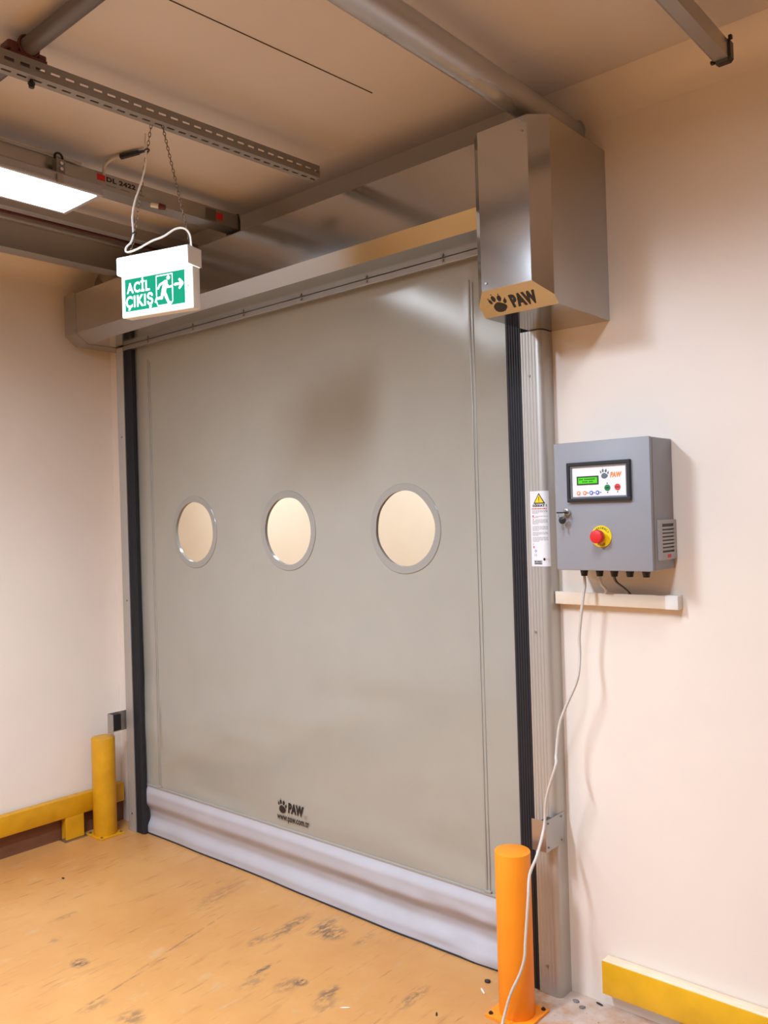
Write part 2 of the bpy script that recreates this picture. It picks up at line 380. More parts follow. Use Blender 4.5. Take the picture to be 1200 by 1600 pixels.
for i in range(NX+1):
    for k in range(NZ+1):
        x = CX0+.02+(CX1-CX0-.04)*i/NX; z = .252*k/NZ
        V.append(Vector((x, YCU-.002+skirt_y(x, min(z, .25)), max(z, .002)))-OFF)
for i in range(NX):
    for k in range(NZ): n = i*(NZ+1)+k; F.append((n, n+NZ+1, n+NZ+2, n+1))
obj('skirt', (V, [], F), 'skirt', door, True)
obj('skirt_hem', box(B(), CX0+.02, CX1-.02, YCU-.006, YCU-.001, .246, .256, .0015), 'pvc_weld', door)
bm = B(); tube(bm, [(CX0+.02+(CX1-CX0-.04)*i/40, YCU-.002+skirt_y(CX0+.02+(CX1-CX0-.04)*i/40, 0), .004) for i in range(41)], .0035, 6)
obj('floor_seal', bm, 'rubber', door)
for (wx, wz) in WIN:
    wob = lambda t: .004*noise.noise((wx*7+math.cos(t)*1.6, math.sin(t)*1.6, 4.4))
    yo = YCU-.0035
    bm = B(); bmp = B(); n = 64; pv = []; prev = None; rows = []
    for k in range(n):
        t = 2*math.pi*k/n; c, s_ = math.cos(t), math.sin(t); ri = .145+wob(t)*1.3; ro = .173+wob(t+2)*.6
        rows.append([bm.verts.new(Vector((wx+r*c, y, wz+r*s_))-OFF) for r, y in ((ri, yo+.014), (ri, yo), (ro-.002, yo), (ro, yo+.002), (ro, yo+.012))])
        pv.append(bmp.verts.new(Vector((wx+.15*c, yo+.0035, wz+.15*s_))-OFF))
    for k in range(n):
        a, b = rows[k], rows[(k+1) % n]
        for q in range(4): bm.faces.new((a[q], a[q+1], b[q+1], b[q]))
    bmp.faces.new(pv)
    pane = obj('vision_pane', bmp, 'pane', door); obj('pane_border', bm, 'ring', pane, 30)
for x, dx in ((-3.716, 1), (-1.722, -1)):
    bm = B(); box(bm, x-.011, x-.004, YCU-.003, YCU+.002, .262, 2.43, .001); box(bm, x+.004, x+.009, YCU-.0026, YCU+.002, .262, 2.42, .001)
    obj('weld_seam', bm, 'pvc_weld', door, 40)
    obj('seam_clip', box(B(), x-.014, x+.014, YCU-.009, YCU, .257, .264, .001), 'pvc_weld', door)
fl = lambda ox, oz, y: (lambda u, v: (ox+u, y, oz+v))
em = merge(shift(paw(.066), -2.82, .318)); obj('paw_emblem', place2d(*em, fl(0, 0, YCU-.0075)), 'print_black', door)
obj('brand_lettering', place2d(*shift(text2d('PAW', .098, .046, .05, .12, 1.06), -2.755, .325), fl(0, 0, YCU-.0075)), 'print_black', door)
obj('registered_mark', place2d(*merge(shift(ring2(0, 0, .0075, .009, 20), -2.648, .328), shift(text2d('R', .006, .008), -2.651, .324)), fl(0, 0, YCU-.0075)), 'text_grey', door)
obj('web_lettering', place2d(*shift(text2d('www.paw.com.tr', .2, .034, .025, 0, 1.04), -2.826, .279), fl(0, 0, YCU-.0075)), 'print_black', door)
# lintel strip above the curtain
li = obj('lintel_strip', box(B(), -3.885, -1.485, 2.458, 2.474, 2.497, 2.52, .002), 'galv_dull', door)
for x in (-1.63, -1.814, -2.183, -2.55, -2.92, -3.29, -3.66):
    obj('bolt', cyl(B(), (x, 2.459, 2.511), (x, 2.453, 2.511), .006, seg=8), 'bolt', li)
OFF = Vector((0, 0, 0))

# ------------------------------------------------------------------ guide columns
def column(label, mirror, ztop):
    global OFF
    t = thing('guide_column', label, 'column', (-1.46 if not mirror else -3.925, 2.49, 0), 0, 'guide columns of the roll-up door')
    OFF = Vector((-1.46, 2.49, 0)); sg = -1 if mirror else 1
    def mir(bm):
        if mirror:
            for v in bm.verts: v.co.x = -v.co.x
        return bm
    yf = 2.455; prof = [(-1.50, YW), (-1.50, yf)]
    for k in range(5):
        x = -1.494+k*.0115; prof += [(x, yf), (x+.0015, yf+.0012), (x+.004, yf+.0012), (x+.0055, yf)]
    for k in range(9):
        a = math.pi/2*k/8; prof.append((-1.442+.022*math.sin(a), yf+.022-.022*math.cos(a)))
    prof.append((-1.42, YW))
    obj('column_profile', mir(prism_z(prof, 0.001, ztop)), 'alu', t, 35)
    sp = [(-1.5005, yf+.052), (-1.5005, yf+.004)]
    for k in range(6):
        x = -1.502-k*.0095; sp += [(x, yf+.004), (x-.003, yf+.0015), (x-.0065, yf+.0015), (x-.008, yf+.006)]
    sp += [(-1.563, yf+.008), (-1.563, yf+.026), (-1.545, yf+.026), (-1.545, yf+.052)]
    obj('seal_strip', mir(prism_z(sp, .004, 2.495)), 'rubber', t)
    for x, z in ((-1.47, .095), (-1.475, 1.2), (-1.47, 2.05)):
        obj('bolt', mir(cyl(B(), (x, yf+.001, z), (x, yf-.004, z), .0045, seg=8)), 'bolt', t)
    OFF = Vector((0, 0, 0))
    return t
column('fluted aluminium guide column at the right of the curtain, beside the grey control box', False, 2.198)
column('fluted aluminium guide column at the left of the curtain, beside the yellow bollard', True, 2.515)

# ------------------------------------------------------------------ hood and motor cover
hood = thing('roller_hood', 'long galvanised sheet hood over the top of the door curtain', 'hood', (-2.75, 2.525, 2.52)); OFF = Vector(hood.location)
HP = [(YW-.001, 2.768), (2.235, 2.768), (2.235, 2.567), (2.295, 2.521), (YW-.001, 2.521)]
obj('hood_sheet', prism_x(HP, -3.95, -1.468), 'galv', hood)
HP2 = [(YW-.001, 2.77), (2.233, 2.77), (2.233, 2.566), (2.294, 2.519), (YW-.001, 2.519)]
obj('end_cap', prism_x(HP2, -4.06, -3.9505), 'galv_dull', hood)
for z in (2.61, 2.72): obj('rivet', cyl(B(), (-1.485, 2.236, z), (-1.485, 2.231, z), .004, seg=8), 'bolt', hood)
cov = thing('motor_cover', 'tall faceted galvanised motor cover with paw emblem, at the right end of the hood', 'cover', (-1.33, 2.525, 2.2)); OFF = Vector(cov.location)
FY = 2.13; ZT = 2.742
pr = [(-1.465, YW-.001), (-1.465, 2.165), (-1.43, FY), (-1.258, FY), (-1.211, 2.175), (-1.211, YW-.001)]
bm = prism_z(pr, 2.2, ZT)
pa = Vector((0, FY, 2.264)); pb = Vector((0, 2.2, 2.2)); d = (pb-pa).normalized(); nrm = Vector((0, d.z, -d.y))
if nrm.y > 0: nrm = -nrm
g = bmesh.ops.bisect_plane(bm, geom=bm.verts[:]+bm.edges[:]+bm.faces[:], plane_co=pa-OFF, plane_no=nrm, clear_outer=True)
bmesh.ops.holes_fill(bm, edges=[e for e in bm.edges if len(e.link_faces) == 1])
obj('cover_sheet', bm, 'galv', cov)
vdir = (pa-pb).normalized()                           # up the chamfer
def chf(u, v): return Vector((u, pb.y, pb.z)) + vdir*v + nrm*.0009
obj('paw_emblem', place2d(*shift(paw(.07), -1.427, .012), chf), 'print_black', cov)
obj('brand_lettering', place2d(*shift(text2d('PAW', .088, .046, .06, 0, 1.08), -1.354, .018), chf), 'print_black', cov)
for x, z in ((-1.413, 2.285), (-1.275, 2.7)): obj('rivet', cyl(B(), (x, FY+.001, z), (x, FY-.003, z), .0035, seg=8), 'bolt', cov)
OFF = Vector((0, 0, 0))

# ------------------------------------------------------------------ control box
cb = thing('control_box', 'grey steel control box with lit display and red stop button', 'control box', (-1.178, 2.525, 1.416)); OFF = Vector(cb.location)
BX0, BX1, BZ0, BZ1, YF = -1.334, -1.023, 1.416, 1.808, 2.361
obj('enclosure', box(B(), BX0, BX1, YF+.021, YW-.001, BZ0, BZ1, .003), 'box', cb, 40)
bd = obj('box_door', box(B(), BX0-.001, BX1+.001, YF, YF+.018, BZ0-.001, BZ1+.001, .004), 'box', cb, 40)
obj('gasket', box(B(), BX0+.004, BX1-.004, YF+.0175, YF+.0215, BZ0+.004, BZ1-.004), 'rubber', cb)
def frame(bm, x0, x1, z0, z1, w, y0, y1, bev=.001):
    box(bm, x0, x1, y0, y1, z1-w, z1, bev); box(bm, x0, x1, y0, y1, z0, z0+w, bev)
    box(bm, x0, x0+w, y0, y1, z0+w-.001, z1-w+.001, bev); box(bm, x1-w, x1, y0, y1, z0+w-.001, z1-w+.001, bev); return bm
dp = obj('operator_panel', box(B(), -1.271, -1.0955, YF-.004, YF+.001, 1.6405, 1.7325), 'white_print', cb)
obj('bezel', frame(B(), -1.286, -1.079, 1.6245, 1.7455, .011, YF-.013, YF, .002), 'plastic_black', dp)
obj('bezel_lip', frame(B(), -1.2755, -1.0895, 1.6350, 1.7350, .005, YF-.0085, YF, .001), 'bezel_in', dp)
YP = YF-.0045
obj('display_frame', frame(B(), -1.2545, -1.1825, 1.676, 1.7025, .004, YF-.006, YF-.003, .0005), 'lcd_frame', dp)
obj('display', box(B(), -1.251, -1.186, YF-.0048, YF-.003, 1.6795, 1.699), 'lcd', dp)
bars = merge(*[rect2(-1.247+.0045*k, -1.2437+.0045*k, 1.691, 1.6945) for k in range(12) if k not in (3,)], *[rect2(-1.236+.0045*k, -1.2327+.0045*k, 1.684, 1.6872) for k in range(8) if k != 4])
obj('display_characters', place2d(*bars, fl(0, 0, YF-.0052)), 'lcd_frame', dp)
obj('paw_emblem', place2d(*shift(paw(.034), -1.178, 1.692), fl(0, 0, YP)), 'grey_print', dp)
obj('brand_lettering', place2d(*shift(text2d('PAW', .038, .0165, .06, .25, 1.08), -1.1455, 1.6945), fl(0, 0, YP)), 'orange_print', dp)
for nm, x, z, r, m in (('push_button', -1.1545, 1.6645, .0095, 'green_btn'), ('push_button', -1.1222, 1.6655, .0095, 'red_print'), ('push_button', -1.2495, 1.6517, .0062, 'orange_print'), ('push_button', -1.2288, 1.6515, .0062, 'orange_print'), ('push_button', -1.2075, 1.6513, .0062, 'blue_print'), ('push_button', -1.187, 1.6513, .0062, 'blue_print')):
    b_ = obj(nm, cyl(B(), (x, YF-.004, z), (x, YF-.0056, z), r, seg=20), m, dp)
    if r < .009: obj('button_symbol', cyl(B(), (x, YF-.0054, z), (x, YF-.0060, z), r*.5, seg=12), 'white_print', b_)
    else: obj('button_symbol', box(B(), x-.006, x+.006, YF-.006, YF-.0054, z-.0015, z+.0015), 'print_black' if m == 'green_btn' else 'dark_red', b_)
for x, z in ((-1.1548, 1.6782), (-1.1542, 1.6505), (-1.1222, 1.6512), (-1.2185, 1.6514), (-1.1975, 1.6512), (-1.1765, 1.6512)):
    obj('indicator_dot', place2d(*ell(x, z, .002, .002, 0, 8), fl(0, 0, YP)), 'print_black', dp)
# lock with keys
lk = obj('lock', cyl(B(), (-1.292, YF+.001, 1.594), (-1.292, YF-.012, 1.594), .0115, seg=20, bev=.002), 'chrome', cb, 40)
bm = B(); box(bm, -1.2935, -1.2905, YF-.02, YF-.011, 1.588, 1.600); obj('key_blade', bm, 'chrome', lk)
obj('key_head', box(B(), -1.312, -1.286, YF-.036, YF-.019, 1.5915, 1.5965, .002), 'plastic_black', lk)
bm = B(); tube(bm, [Vector((-1.296+.002*math.cos(t), YF-.030+.006*math.sin(t)*.2, 1.585+.011*math.sin(t))) + Vector((.009*math.cos(t), 0, 0)) for t in [2*math.pi*k/20 for k in range(20)]], .0009, 6, True); obj('key_ring', bm, 'chrome', lk)
obj('spare_key_head', cyl(B(), (-1.298, YF-.026, 1.570), (-1.298, YF-.0215, 1.570), .0115, seg=20, bev=.001), 'plastic_black', lk, 40)
obj('spare_key_blade', box(B(), -1.3015, -1.2945, YF-.025, YF-.0228, 1.540, 1.560, .0005), 'bolt', lk)
# emergency stop
es = obj('emergency_plate', cyl(B(), (-1.18, YF+.001, 1.519), (-1.18, YF-.003, 1.519), .033, seg=40), 'estop_yellow', cb)
obj('button_collar', cyl(B(), (-1.18, YF-.002, 1.519), (-1.18, YF-.020, 1.519), .0135, seg=24), 'estop_yellow', es)
bm = B(); cyl(bm, (-1.18, YF-.018, 1.519), (-1.18, YF-.040, 1.519), .0200, seg=32, bev=.003); obj('stop_button', bm, 'red', es, 50)
for word, r, a0, da, flip in (('EMERGENCY', .0255, math.radians(150), -math.radians(15), False), ('STOP', .0255, math.radians(-113), math.radians(15), True)):
    L = []
    for k, ch in enumerate(word):
        a = a0+da*k; tv = text2d(ch, .0045, .0065, .02); tv = ([(x-.00225, y-.00325) for x, y in tv[0]], tv[1])
        L.append(shift(tv, -1.18+r*math.cos(a), 1.519+r*math.sin(a), a-math.pi/2 if not flip else a+math.pi/2))
    obj('ring_lettering', place2d(*merge(*L), fl(0, 0, YF-.0036)), 'print_black', es)
# side vent
vt = obj('side_vent', box(B(), BX1-.001, BX1+.0045, 2.400, 2.521, 1.446, 1.563), 'plastic_black', cb)
bm = B(); x0, x1 = BX1-.0005, BX1+.008
box(bm, x0, x1, 2.399, 2.419, 1.445, 1.564, .0015); box(bm, x0, x1, 2.503, 2.5225, 1.445, 1.564, .0015)
box(bm, x0, x1, 2.418, 2.504, 1.552, 1.564, .0015); box(bm, x0, x1, 2.418, 2.504, 1.445, 1.467, .0015)
for k in range(7): box(bm, x0, x1, 2.418, 2.504, 1.4735+k*.0106+.0, 1.4735+k*.0106+.0062)
obj('vent_grille', bm, 'label_grey', vt)
obj('vent_badge', box(B(), x1-.001, x1+.0006, 2.452, 2.476, 1.451, 1.461), 'red', vt)
# cable glands under the box
GX = (-1.283, -1.23, -1.181, -1.13, -1.078)
for gx in GX:
    bm = B(); cyl(bm, (gx, 2.44, BZ0+.001), (gx, 2.44, BZ0-.010), .0135, seg=6); cyl(bm, (gx, 2.44, BZ0-.009), (gx, 2.44, BZ0-.024), .0118, .0095, seg=12)
    obj('cable_gland', bm, 'plastic_black', cb)
bm = B(); tube(bm, smooth_path([(GX[1], 2.44, 1.395), (GX[1]+.002, 2.442, 1.37), (GX[1]+.008, 2.46, 1.35), (GX[1]-.006, 2.487, 1.337), (GX[1]-.012, 2.499, 1.332)]), .0045, 8); obj('short_cable', bm, 'cable_grey', cb, True)
for dx, m in ((0, 'rubber'), (-.005, 'steel_dark')):
    bm = B(); tube(bm, smooth_path([(GX[2]+dx, 2.44, 1.395), (GX[2]+.006+dx, 2.445, 1.375), (GX[2]+.022+dx, 2.47, 1.352), (GX[2]+.026+dx, 2.497, 1.333)]), .0022, 6); obj('short_cable', bm, m, cb, True)
OFF = Vector((0, 0, 0))
# trunking
tk = thing('cable_trunking', 'cream plastic cable trunking on the wall under the grey control box', 'trunking', (-1.22, 2.525, 1.293)); OFF = Vector(tk.location)
obj('trunking_base', box(B(), -1.417, -1.042, 2.497, YW-.001, 1.294, 1.330, .001), 'trunk', tk)
obj('trunking_lid', box(B(), -1.417, -1.042, 2.488, 2.4975, 1.293, 1.334, .002), 'trunk', tk, 40)
obj('end_cap', box(B(), -1.043, -1.003, 2.4865, YW-.001, 1.292, 1.335, .002), 'white_plastic', tk, 40)
OFF = Vector((0, 0, 0))
# hanging cable from the first gland
pth = [(GX[0], 2.44, 1.394), (-1.281, 2.437, 1.36), (-1.286, 2.43, 1.315), (-1.302, 2.43, 1.203), (-1.302, 2.43, 1.146), (-1.303, 2.41, 1.067), (-1.345, 2.405, .974), (-1.366, 2.40, .914), (-1.372, 2.385, .825), (-1.361, 2.362, .80), (-1.389, 2.362, .721), (-1.403, 2.364, .672), (-1.411, 2.364, .595), (-1.392, 2.285, .534), (-1.404, 2.258, .479), (-1.398, 2.235, .413), (-1.404, 2.222, .288), (-1.407, 2.218, .237), (-1.424, 2.215, .183), (-1.456, 2.212, .116), (-1.475, 2.208, .056), (-1.480, 2.19, .012), (-1.47, 2.15, .006), (-1.42, 2.08, .006), (-1.33, 1.98, .006)]
bm = B(); tube(bm, smooth_path(pth, 6), .0048, 8)
tag(obj('power_cable', bm, 'cable_grey', None, True), 'long light grey cable hanging from the control box down past the orange bollard', 'cable')
# ------------------------------------------------------------------ warning sticker wrapped on the right column
def wrap(s, z, off=.0007):
    yf = 2.455; fx = -1.442
    x = -1.481+s
    if x <= fx: return Vector((x, yf-off, z))
    a = min((x-fx)/.022, math.pi/2); r = .022+off
    return Vector((fx+r*math.sin(a), yf+.022-r*math.cos(a), z))
st = thing('warning_sticker', 'white warning sticker with yellow triangle on the right guide column', 'sticker', (-1.45, 2.455, 1.417)); OFF = Vector(st.location)
SW, SH, SZ = .069, .249, 1.418
V = []; F = []
for i in range(17):
    for k in range(2): V.append(wrap(SW*i/16, SZ+SH*k)-OFF)
for i in range(16): n = 2*i; F.append((n, n+2, n+3, n+1))
sheet = obj('sticker_sheet', (V, [], F), 'white_print', st, True)
def wr(u, v): return wrap(u, SZ+v, .0014)
def wr2(u, v): return wrap(u, SZ+v, .0017)
def wr3(u, v): return wrap(u, SZ+v, .0020)
def tri(cx, cy, h): return poly2d([(cx-h*.58, cy), (cx, cy), (cx+h*.58, cy), (cx, cy+h)])
def grid_tri(cx, cy, h):
    L = []; n = 8
    for i in range(n):
        a = -1+2*i/n; b = -1+2*(i+1)/n; L.append(poly2d([(cx+h*.58*a, cy), (cx+h*.58*b, cy), (cx+h*.58*b, cy+h*(1-abs(b))), (cx+h*.58*a, cy+h*(1-abs(a)))]))
    return merge(*L)
obj('warning_triangle', place2d(*grid_tri(.034, .207, .036), wr), 'print_black', sheet)
obj('triangle_fill', place2d(*grid_tri(.034, .2105, .027), wr2), 'yellow_print', sheet)
obj('exclamation_mark', place2d(*merge(rect2(.0328, .0352, .2175, .230), rect2(.0328, .0352, .2125, .2155)), wr3), 'print_black', sheet)
obj('heading_lettering', place2d(*shift(text2d('DİKKAT !', .049, .0105, .06, 0, 1.1), .010, .1965), wr), 'print_black', sheet)
L = []; x = .006
while x < .060:
    w = random.uniform(.003, .008); L.append(rect2(x, min(x+w, .062), .189, .1922)); x += w+.0015
obj('red_text_line', place2d(*merge(*L), wr), 'red_print', sheet)
L = []
for z0, n in ((.1835, 3), (.165, 2), (.153, 4), (.131, 4), (.111, 3), (.095, 4)):
    for k in range(n):
        x = .007 if not (z0 in (.165, .153) and k == 0) else .02
        end = .061 if k < n-1 else .03
        while x < end:
            w = random.uniform(.004, .011); L.append(rect2(x, min(x+w, end), z0-k*.0042, z0-k*.0042+.0013)); x += w+.0015
obj('small_text_lines', place2d(*merge(*L), wr), 'text_grey', sheet)
for q in [rect2(.007, .060, .0755-k*.0035, .0765-k*.0035) for k in range(2)] + [rect2(.008, .0125, .164, .169), rect2(.009, .0115, .152, .157), rect2(.008, .012, .060, .067)]:
    obj('red_text_line', place2d(*q, wr), 'red_print', sheet)
obj('conformity_mark', place2d(*shift(text2d('CE', .010, .007), .011, .034), wr), 'text_grey', sheet)
obj('blue_symbol', place2d(*merge(shift(ring2(0, 0, .003, .005, 4), .017, .051)), wr), 'blue_print', sheet)
obj('small_emblem', place2d(*merge(ell(.047, .0235, .0035, .0045)), wr), 'print_black', sheet)
obj('small_lettering', place2d(*shift(text2d('PAW', .010, .004), .052, .022), wr), 'orange_print', sheet)
obj('serial_patch', place2d(*rect2(.010, .040, .006, .020), wr), 'label_grey', sheet)
obj('serial_lines', place2d(*merge(rect2(.012, .018, .014, .017), rect2(.022, .036, .014, .0165), rect2(.012, .038, .008, .0105)), wr2), 'print_black', sheet)
OFF = Vector((0, 0, 0))

# ------------------------------------------------------------------ photocell brackets
def bracket(label, mirror, yf, dz):
    global OFF
    t = thing('sensor_bracket', label, 'bracket', (-3.967 if mirror else -1.418, 2.49, .5+dz), 0, 'sensor brackets on the guide columns'); OFF = Vector((-1.418, 2.49, .5))
    def mir(bm):
        if mirror:
            for v in bm.verts: v.co.x = -v.co.x
        return bm
    bm = B(); box(bm, -1.4195, -1.4175, yf+.001, 2.505, .502, .603, .0005); obj('side_plate', mir(bm), 'galv_dull', t)
    bm = B(); box(bm, -1.470, -1.4175, yf, yf+.0022, .502, .603, .0008); obj('front_flange', mir(bm), 'galv_dull', t)
    obj('photocell', mir(box(B(), -1.448, -1.4197, yf+.012, yf+.062, .512, .598, .006)), 'plastic_black', t, 40)
    for y, z in ((yf+.015, .592), (2.485, .592), (2.485, .515), (yf+.015, .515)):
        obj('bolt', mir(cyl(B(), (-1.418, y, z), (-1.4135, y, z), .0035, seg=8)), 'bolt', t)
    OFF = Vector((0, 0, 0))
bracket('bent steel sensor bracket on the right column, above the orange bollard', False, 2.385, 0)
bracket('bent steel sensor bracket with black photocell on the left column, above the yellow bollard', True, 2.358, .02)

# ------------------------------------------------------------------ bollards
def bollard(label, x, y, r, h, s, m):
    global OFF
    t = thing('bollard', label, 'bollard', (x, y, 0), 0, 'steel bollards beside the door'); OFF = Vector((x, y, 0))
    bm = B(); cyl(bm, (x, y, .008), (x, y, h), r, seg=48, bev=.003); obj('post', bm, m, t, 40)
    pl = obj('base_plate', box(B(), x-s/2, x+s/2, y-s/2, y+s/2, .0, .009, .001), m, t)
    k = s/2-.014
    for a, b in ((-k, -k), (k, -k), (k, k), (-k, k)):
        bm = B(); cyl(bm, (x+a, y+b, .008), (x+a, y+b, .0125), .0075, seg=6); cyl(bm, (x+a, y+b, .012), (x+a, y+b, .016), .004, seg=8); obj('anchor_bolt', bm, 'bolt' if m == 'yellow' else 'debris_dark', pl)
    OFF = Vector((0, 0, 0))
bollard('orange painted steel bollard in front of the right guide column', -1.49, 2.297, .057, .522, .148, 'orange')
bollard('worn yellow steel bollard in the corner beside the left guide column', -4.0+.005, 2.345, .0585, .503, .138, 'yellow')

# ------------------------------------------------------------------ guard rails
gr = thing('guard_rail', 'low yellow guard rail along the left side wall, behind the yellow bollard', 'guard rail', (-4.085, 1.5, 0), 0, 'low yellow guard rails'); OFF = Vector(gr.location)
obj('beam', box(B(), -4.108, -4.06, -.4, 2.50, .120, .218, .004), 'yellow', gr, 40)
for y in (2.215, 1.0, -.2):
    p = obj('post', box(B(), -4.106, -4.062, y-.05, y+.05, .006, .121, .002), 'yellow', gr)
    obj('foot_plate', box(B(), -4.112, -4.05, y-.06, y+.06, 0, .006), 'bolt', p)
    for q in (-.055, .055): obj('anchor_bolt', cyl(B(), (-4.07, y+q, .005), (-4.07, y+q, .018), .007, seg=6), 'bolt', p)
OFF = Vector((0, 0, 0))
gr = thing('guard_rail', 'low yellow guard rail with dusty top along the door wall, right of the orange bollard', 'guard rail', (-.7, 2.5, 0), 0, 'low yellow guard rails'); OFF = Vector(gr.location)
obj('beam', box(B(), -1.284, 1.4, 2.476, YW-.002, .058, .164, .003), 'rail_dusty', gr, 40)
for x in (-.985, .1, 1.2):
    p = obj('post', box(B(), x-.05, x+.05, 2.48, YW-.003, .006, .059, .002), 'yellow', gr)
    obj('foot_plate', box(B(), x-.085, x+.085, 2.462, YW-.002, 0, .006), 'bolt', p)
OFF = Vector((0, 0, 0))

# ------------------------------------------------------------------ luminaires
def luminaire(label, x0, x1, y0, y1, z0, z1, ztop, group, beam=30, spread=148):
    global OFF
    cx = (x0+x1)/2
    t = thing('linear_luminaire', label, 'ceiling light', (cx, (y0+y1)/2, z0), 0, group); OFF = Vector(t.location)
    prof = [(x0, z0+.006), (x0+.004, z1-.012), (x0+.02, z1), (x1-.02, z1), (x1-.004, z1-.012), (x1, z0+.006)]
    bm = B(); a = [bm.verts.new(Vector((x, y0, z))-OFF) for x, z in prof]; b = [bm.verts.new(Vector((x, y1, z))-OFF) for x, z in prof]
    n = len(prof)
    for i in range(n): bm.faces.new((a[i], a[(i+1) % n], b[(i+1) % n], b[i]))
    bm.faces.new(a); bm.faces.new(b); obj('housing', bm, 'housing', t)
    bm = B(); w = .014
    box(bm, x0-.003, x0+w, y0-.003, y1+.003, z0-.003, z0+.008, .002); box(bm, x1-w, x1+.003, y0-.003, y1+.003, z0-.003, z0+.008, .002)
    box(bm, x0+w-.001, x1-w+.001, y0-.003, y0+w, z0-.003, z0+.008, .002); box(bm, x0+w-.001, x1-w+.001, y1-w, y1+.003, z0-.003, z0+.008, .002)
    obj('diffuser_rim', bm, 'housing', t)
    obj('diffuser', box(B(), x0+w, x1-w, y0+w, y1-w, z0-.004, z0+.004), 'lamp', t)
    for y in (y0+.18, y1-.16, y1-.42, (y0+y1)/2):
        obj('latch', box(B(), x1-.001, x1+.008, y-.012, y+.012, z0-.004, z0+.028, .002), 'bolt', t)
    for y in (y0+.12, y1-.12):
        bm = B(); box(bm, cx-.006, cx+.006, y-.012, y+.012, z1-.001, ztop, .001); obj('hanger', bm, 'bolt', t)
    ld = bpy.data.lights.new('beam', 'AREA'); ld.shape = 'RECTANGLE'; ld.size = x1-x0-.03; ld.size_y = y1-y0-.03
    ld.energy = beam*(y1-y0)/1.27; ld.color = (.72, .84, 1); ld.spread = math.radians(spread)
    lo = bpy.data.objects.new('lens_beam', ld); C.objects.link(lo); lo.parent = t; lo.location = (0, 0, -.006)
    OFF = Vector((0, 0, 0)); return t
luminaire('lit linear ceiling light hanging under the grey tray left of the exit sign', -2.945, -2.69, .1, 1.635, 2.764, 2.808, 2.822, 'linear ceiling lights', 20, 116)
luminaire('lit linear ceiling light under the capped channel on the right, above the viewer', -.905, -.65, .3, 1.57, 2.752, 2.792, 2.8, 'linear ceiling lights')
luminaire('lit linear ceiling light high on the left, between the slotted channel and the viewer', -2.01, -1.81, -.45, .74, 2.764, 2.808, ZC, 'linear ceiling lights', 132, 168)
luminaire('lit linear ceiling light behind the viewer, in the middle row', -.53, -.275, -3.2, -1.93, 2.764, 2.808, ZC, 'linear ceiling lights')
luminaire('lit linear ceiling light far behind the viewer on the right', 1.9, 2.155, -2.4, -1.12, 2.764, 2.808, ZC, 'linear ceiling lights')
luminaire('lit linear ceiling light behind the viewer on the left', -2.945, -2.69, -2.6, -1.55, 2.764, 2.808, ZC, 'linear ceiling lights')
luminaire('lit linear ceiling light in the corridor behind the door windows', -5.4, -5.145, 3.2, 4.2, 2.764, 2.808, ZC, 'corridor ceiling lights', 60, 160)
luminaire('second lit linear ceiling light in the corridor behind the door windows', -3.3, -3.045, 3.2, 4.2, 2.764, 2.808, ZC, 'corridor ceiling lights', 60, 160)

# ------------------------------------------------------------------ ceiling channels, trays and pipes
def slotted(bm, L, x0, x1, z0, z1, pitch, slot):     # thin wall in local space running along y with slots
    def q(a0, a1, y0, y1):
        if x1-x0 < z1-z0: box(bm, x0, x1, y0, y1, z0+(z1-z0)*a0, z0+(z1-z0)*a1)
        else: box(bm, x0+(x1-x0)*a0, x0+(x1-x0)*a1, y0, y1, z0, z1)
    q(0, .38, 0, L); q(.60, 1, 0, L)
    y = 0
    while y < L:
        q(.37, .61, y, min(y+pitch-slot, L)); y += pitch
# slotted channel carrying the exit sign
p0 = Vector((-2.262, -.3)); p1 = Vector((-2.140, 2.175))
tr1 = thing('slotted_channel', 'slotted grey steel channel on the ceiling from which the exit sign hangs', 'channel', (p0.x, p0.y, 2.82), -math.atan2(p1.x-p0.x, p1.y-p0.y)); Lc = (p1-p0).length
bm = B(); slotted(bm, Lc, -.002, 0, 0, .044, .042, .026); obj('side_web', bm, 'steel_dark', tr1)
bm = B(); slotted(bm, Lc, -.044, -.002, 0, .002, .042, .026); obj('bottom_web', bm, 'steel_dark', tr1)
obj('far_web', box(B(), -.046, -.044, 0, Lc, 0, .044), 'steel_dark', tr1)
obj('channel_end', box(B(), -.044, -.002, Lc-.003, Lc, .002, .03), 'steel_dark', tr1)
# tray with the label
tr2 = thing('cable_tray', 'grey cable tray with a DL 2422 label above the lit ceiling light', 'cable tray', (-2.81, 0, 2.822)); OFF = Vector(tr2.location)
bm = B(); box(bm, -2.846, -2.770, -1.5, 2.33, 2.822, 2.824); box(bm, -2.7725, -2.770, -1.5, 2.33, 2.824, 2.882); box(bm, -2.846, -2.8435, -1.5, 2.33, 2.824, 2.882); obj('tray_sheet', bm, 'galv_dull', tr2)
lb = obj('tray_label', box(B(), -2.7699, -2.7693, 1.66, 1.96, 2.832, 2.878), 'label_grey', tr2)
onx = lambda oy, oz: (lambda u, v: (-2.7688, oy+u, oz+v))
obj('label_lettering', place2d(*shift(text2d('DL 2422', .122, .018, .05, 0, 1.1), 1.702, 2.853), onx(0, 0)), 'print_black', lb)
obj('label_logo', place2d(*rect2(1.664, 1.697, 2.850, 2.873), onx(0, 0)), 'red', lb)
for k in range(3): obj('label_line', place2d(*rect2(1.70+.06*k, 1.74+.06*k, 2.838, 2.8415), onx(0, 0)), 'text_grey', lb)
for y in (2.32,):
    bm = B(); tube(bm, [(-2.766, y, 2.819), (-2.766, y, 2.86), (-2.772, y, 2.885), (-2.81, y, 2.889), (-2.844, y, 2.885), (-2.85, y, 2.85), (-2.848, y, 2.82), (-2.81, y, 2.818)], .004, 6, True); obj('strap', bm, 'plastic_black', tr2)
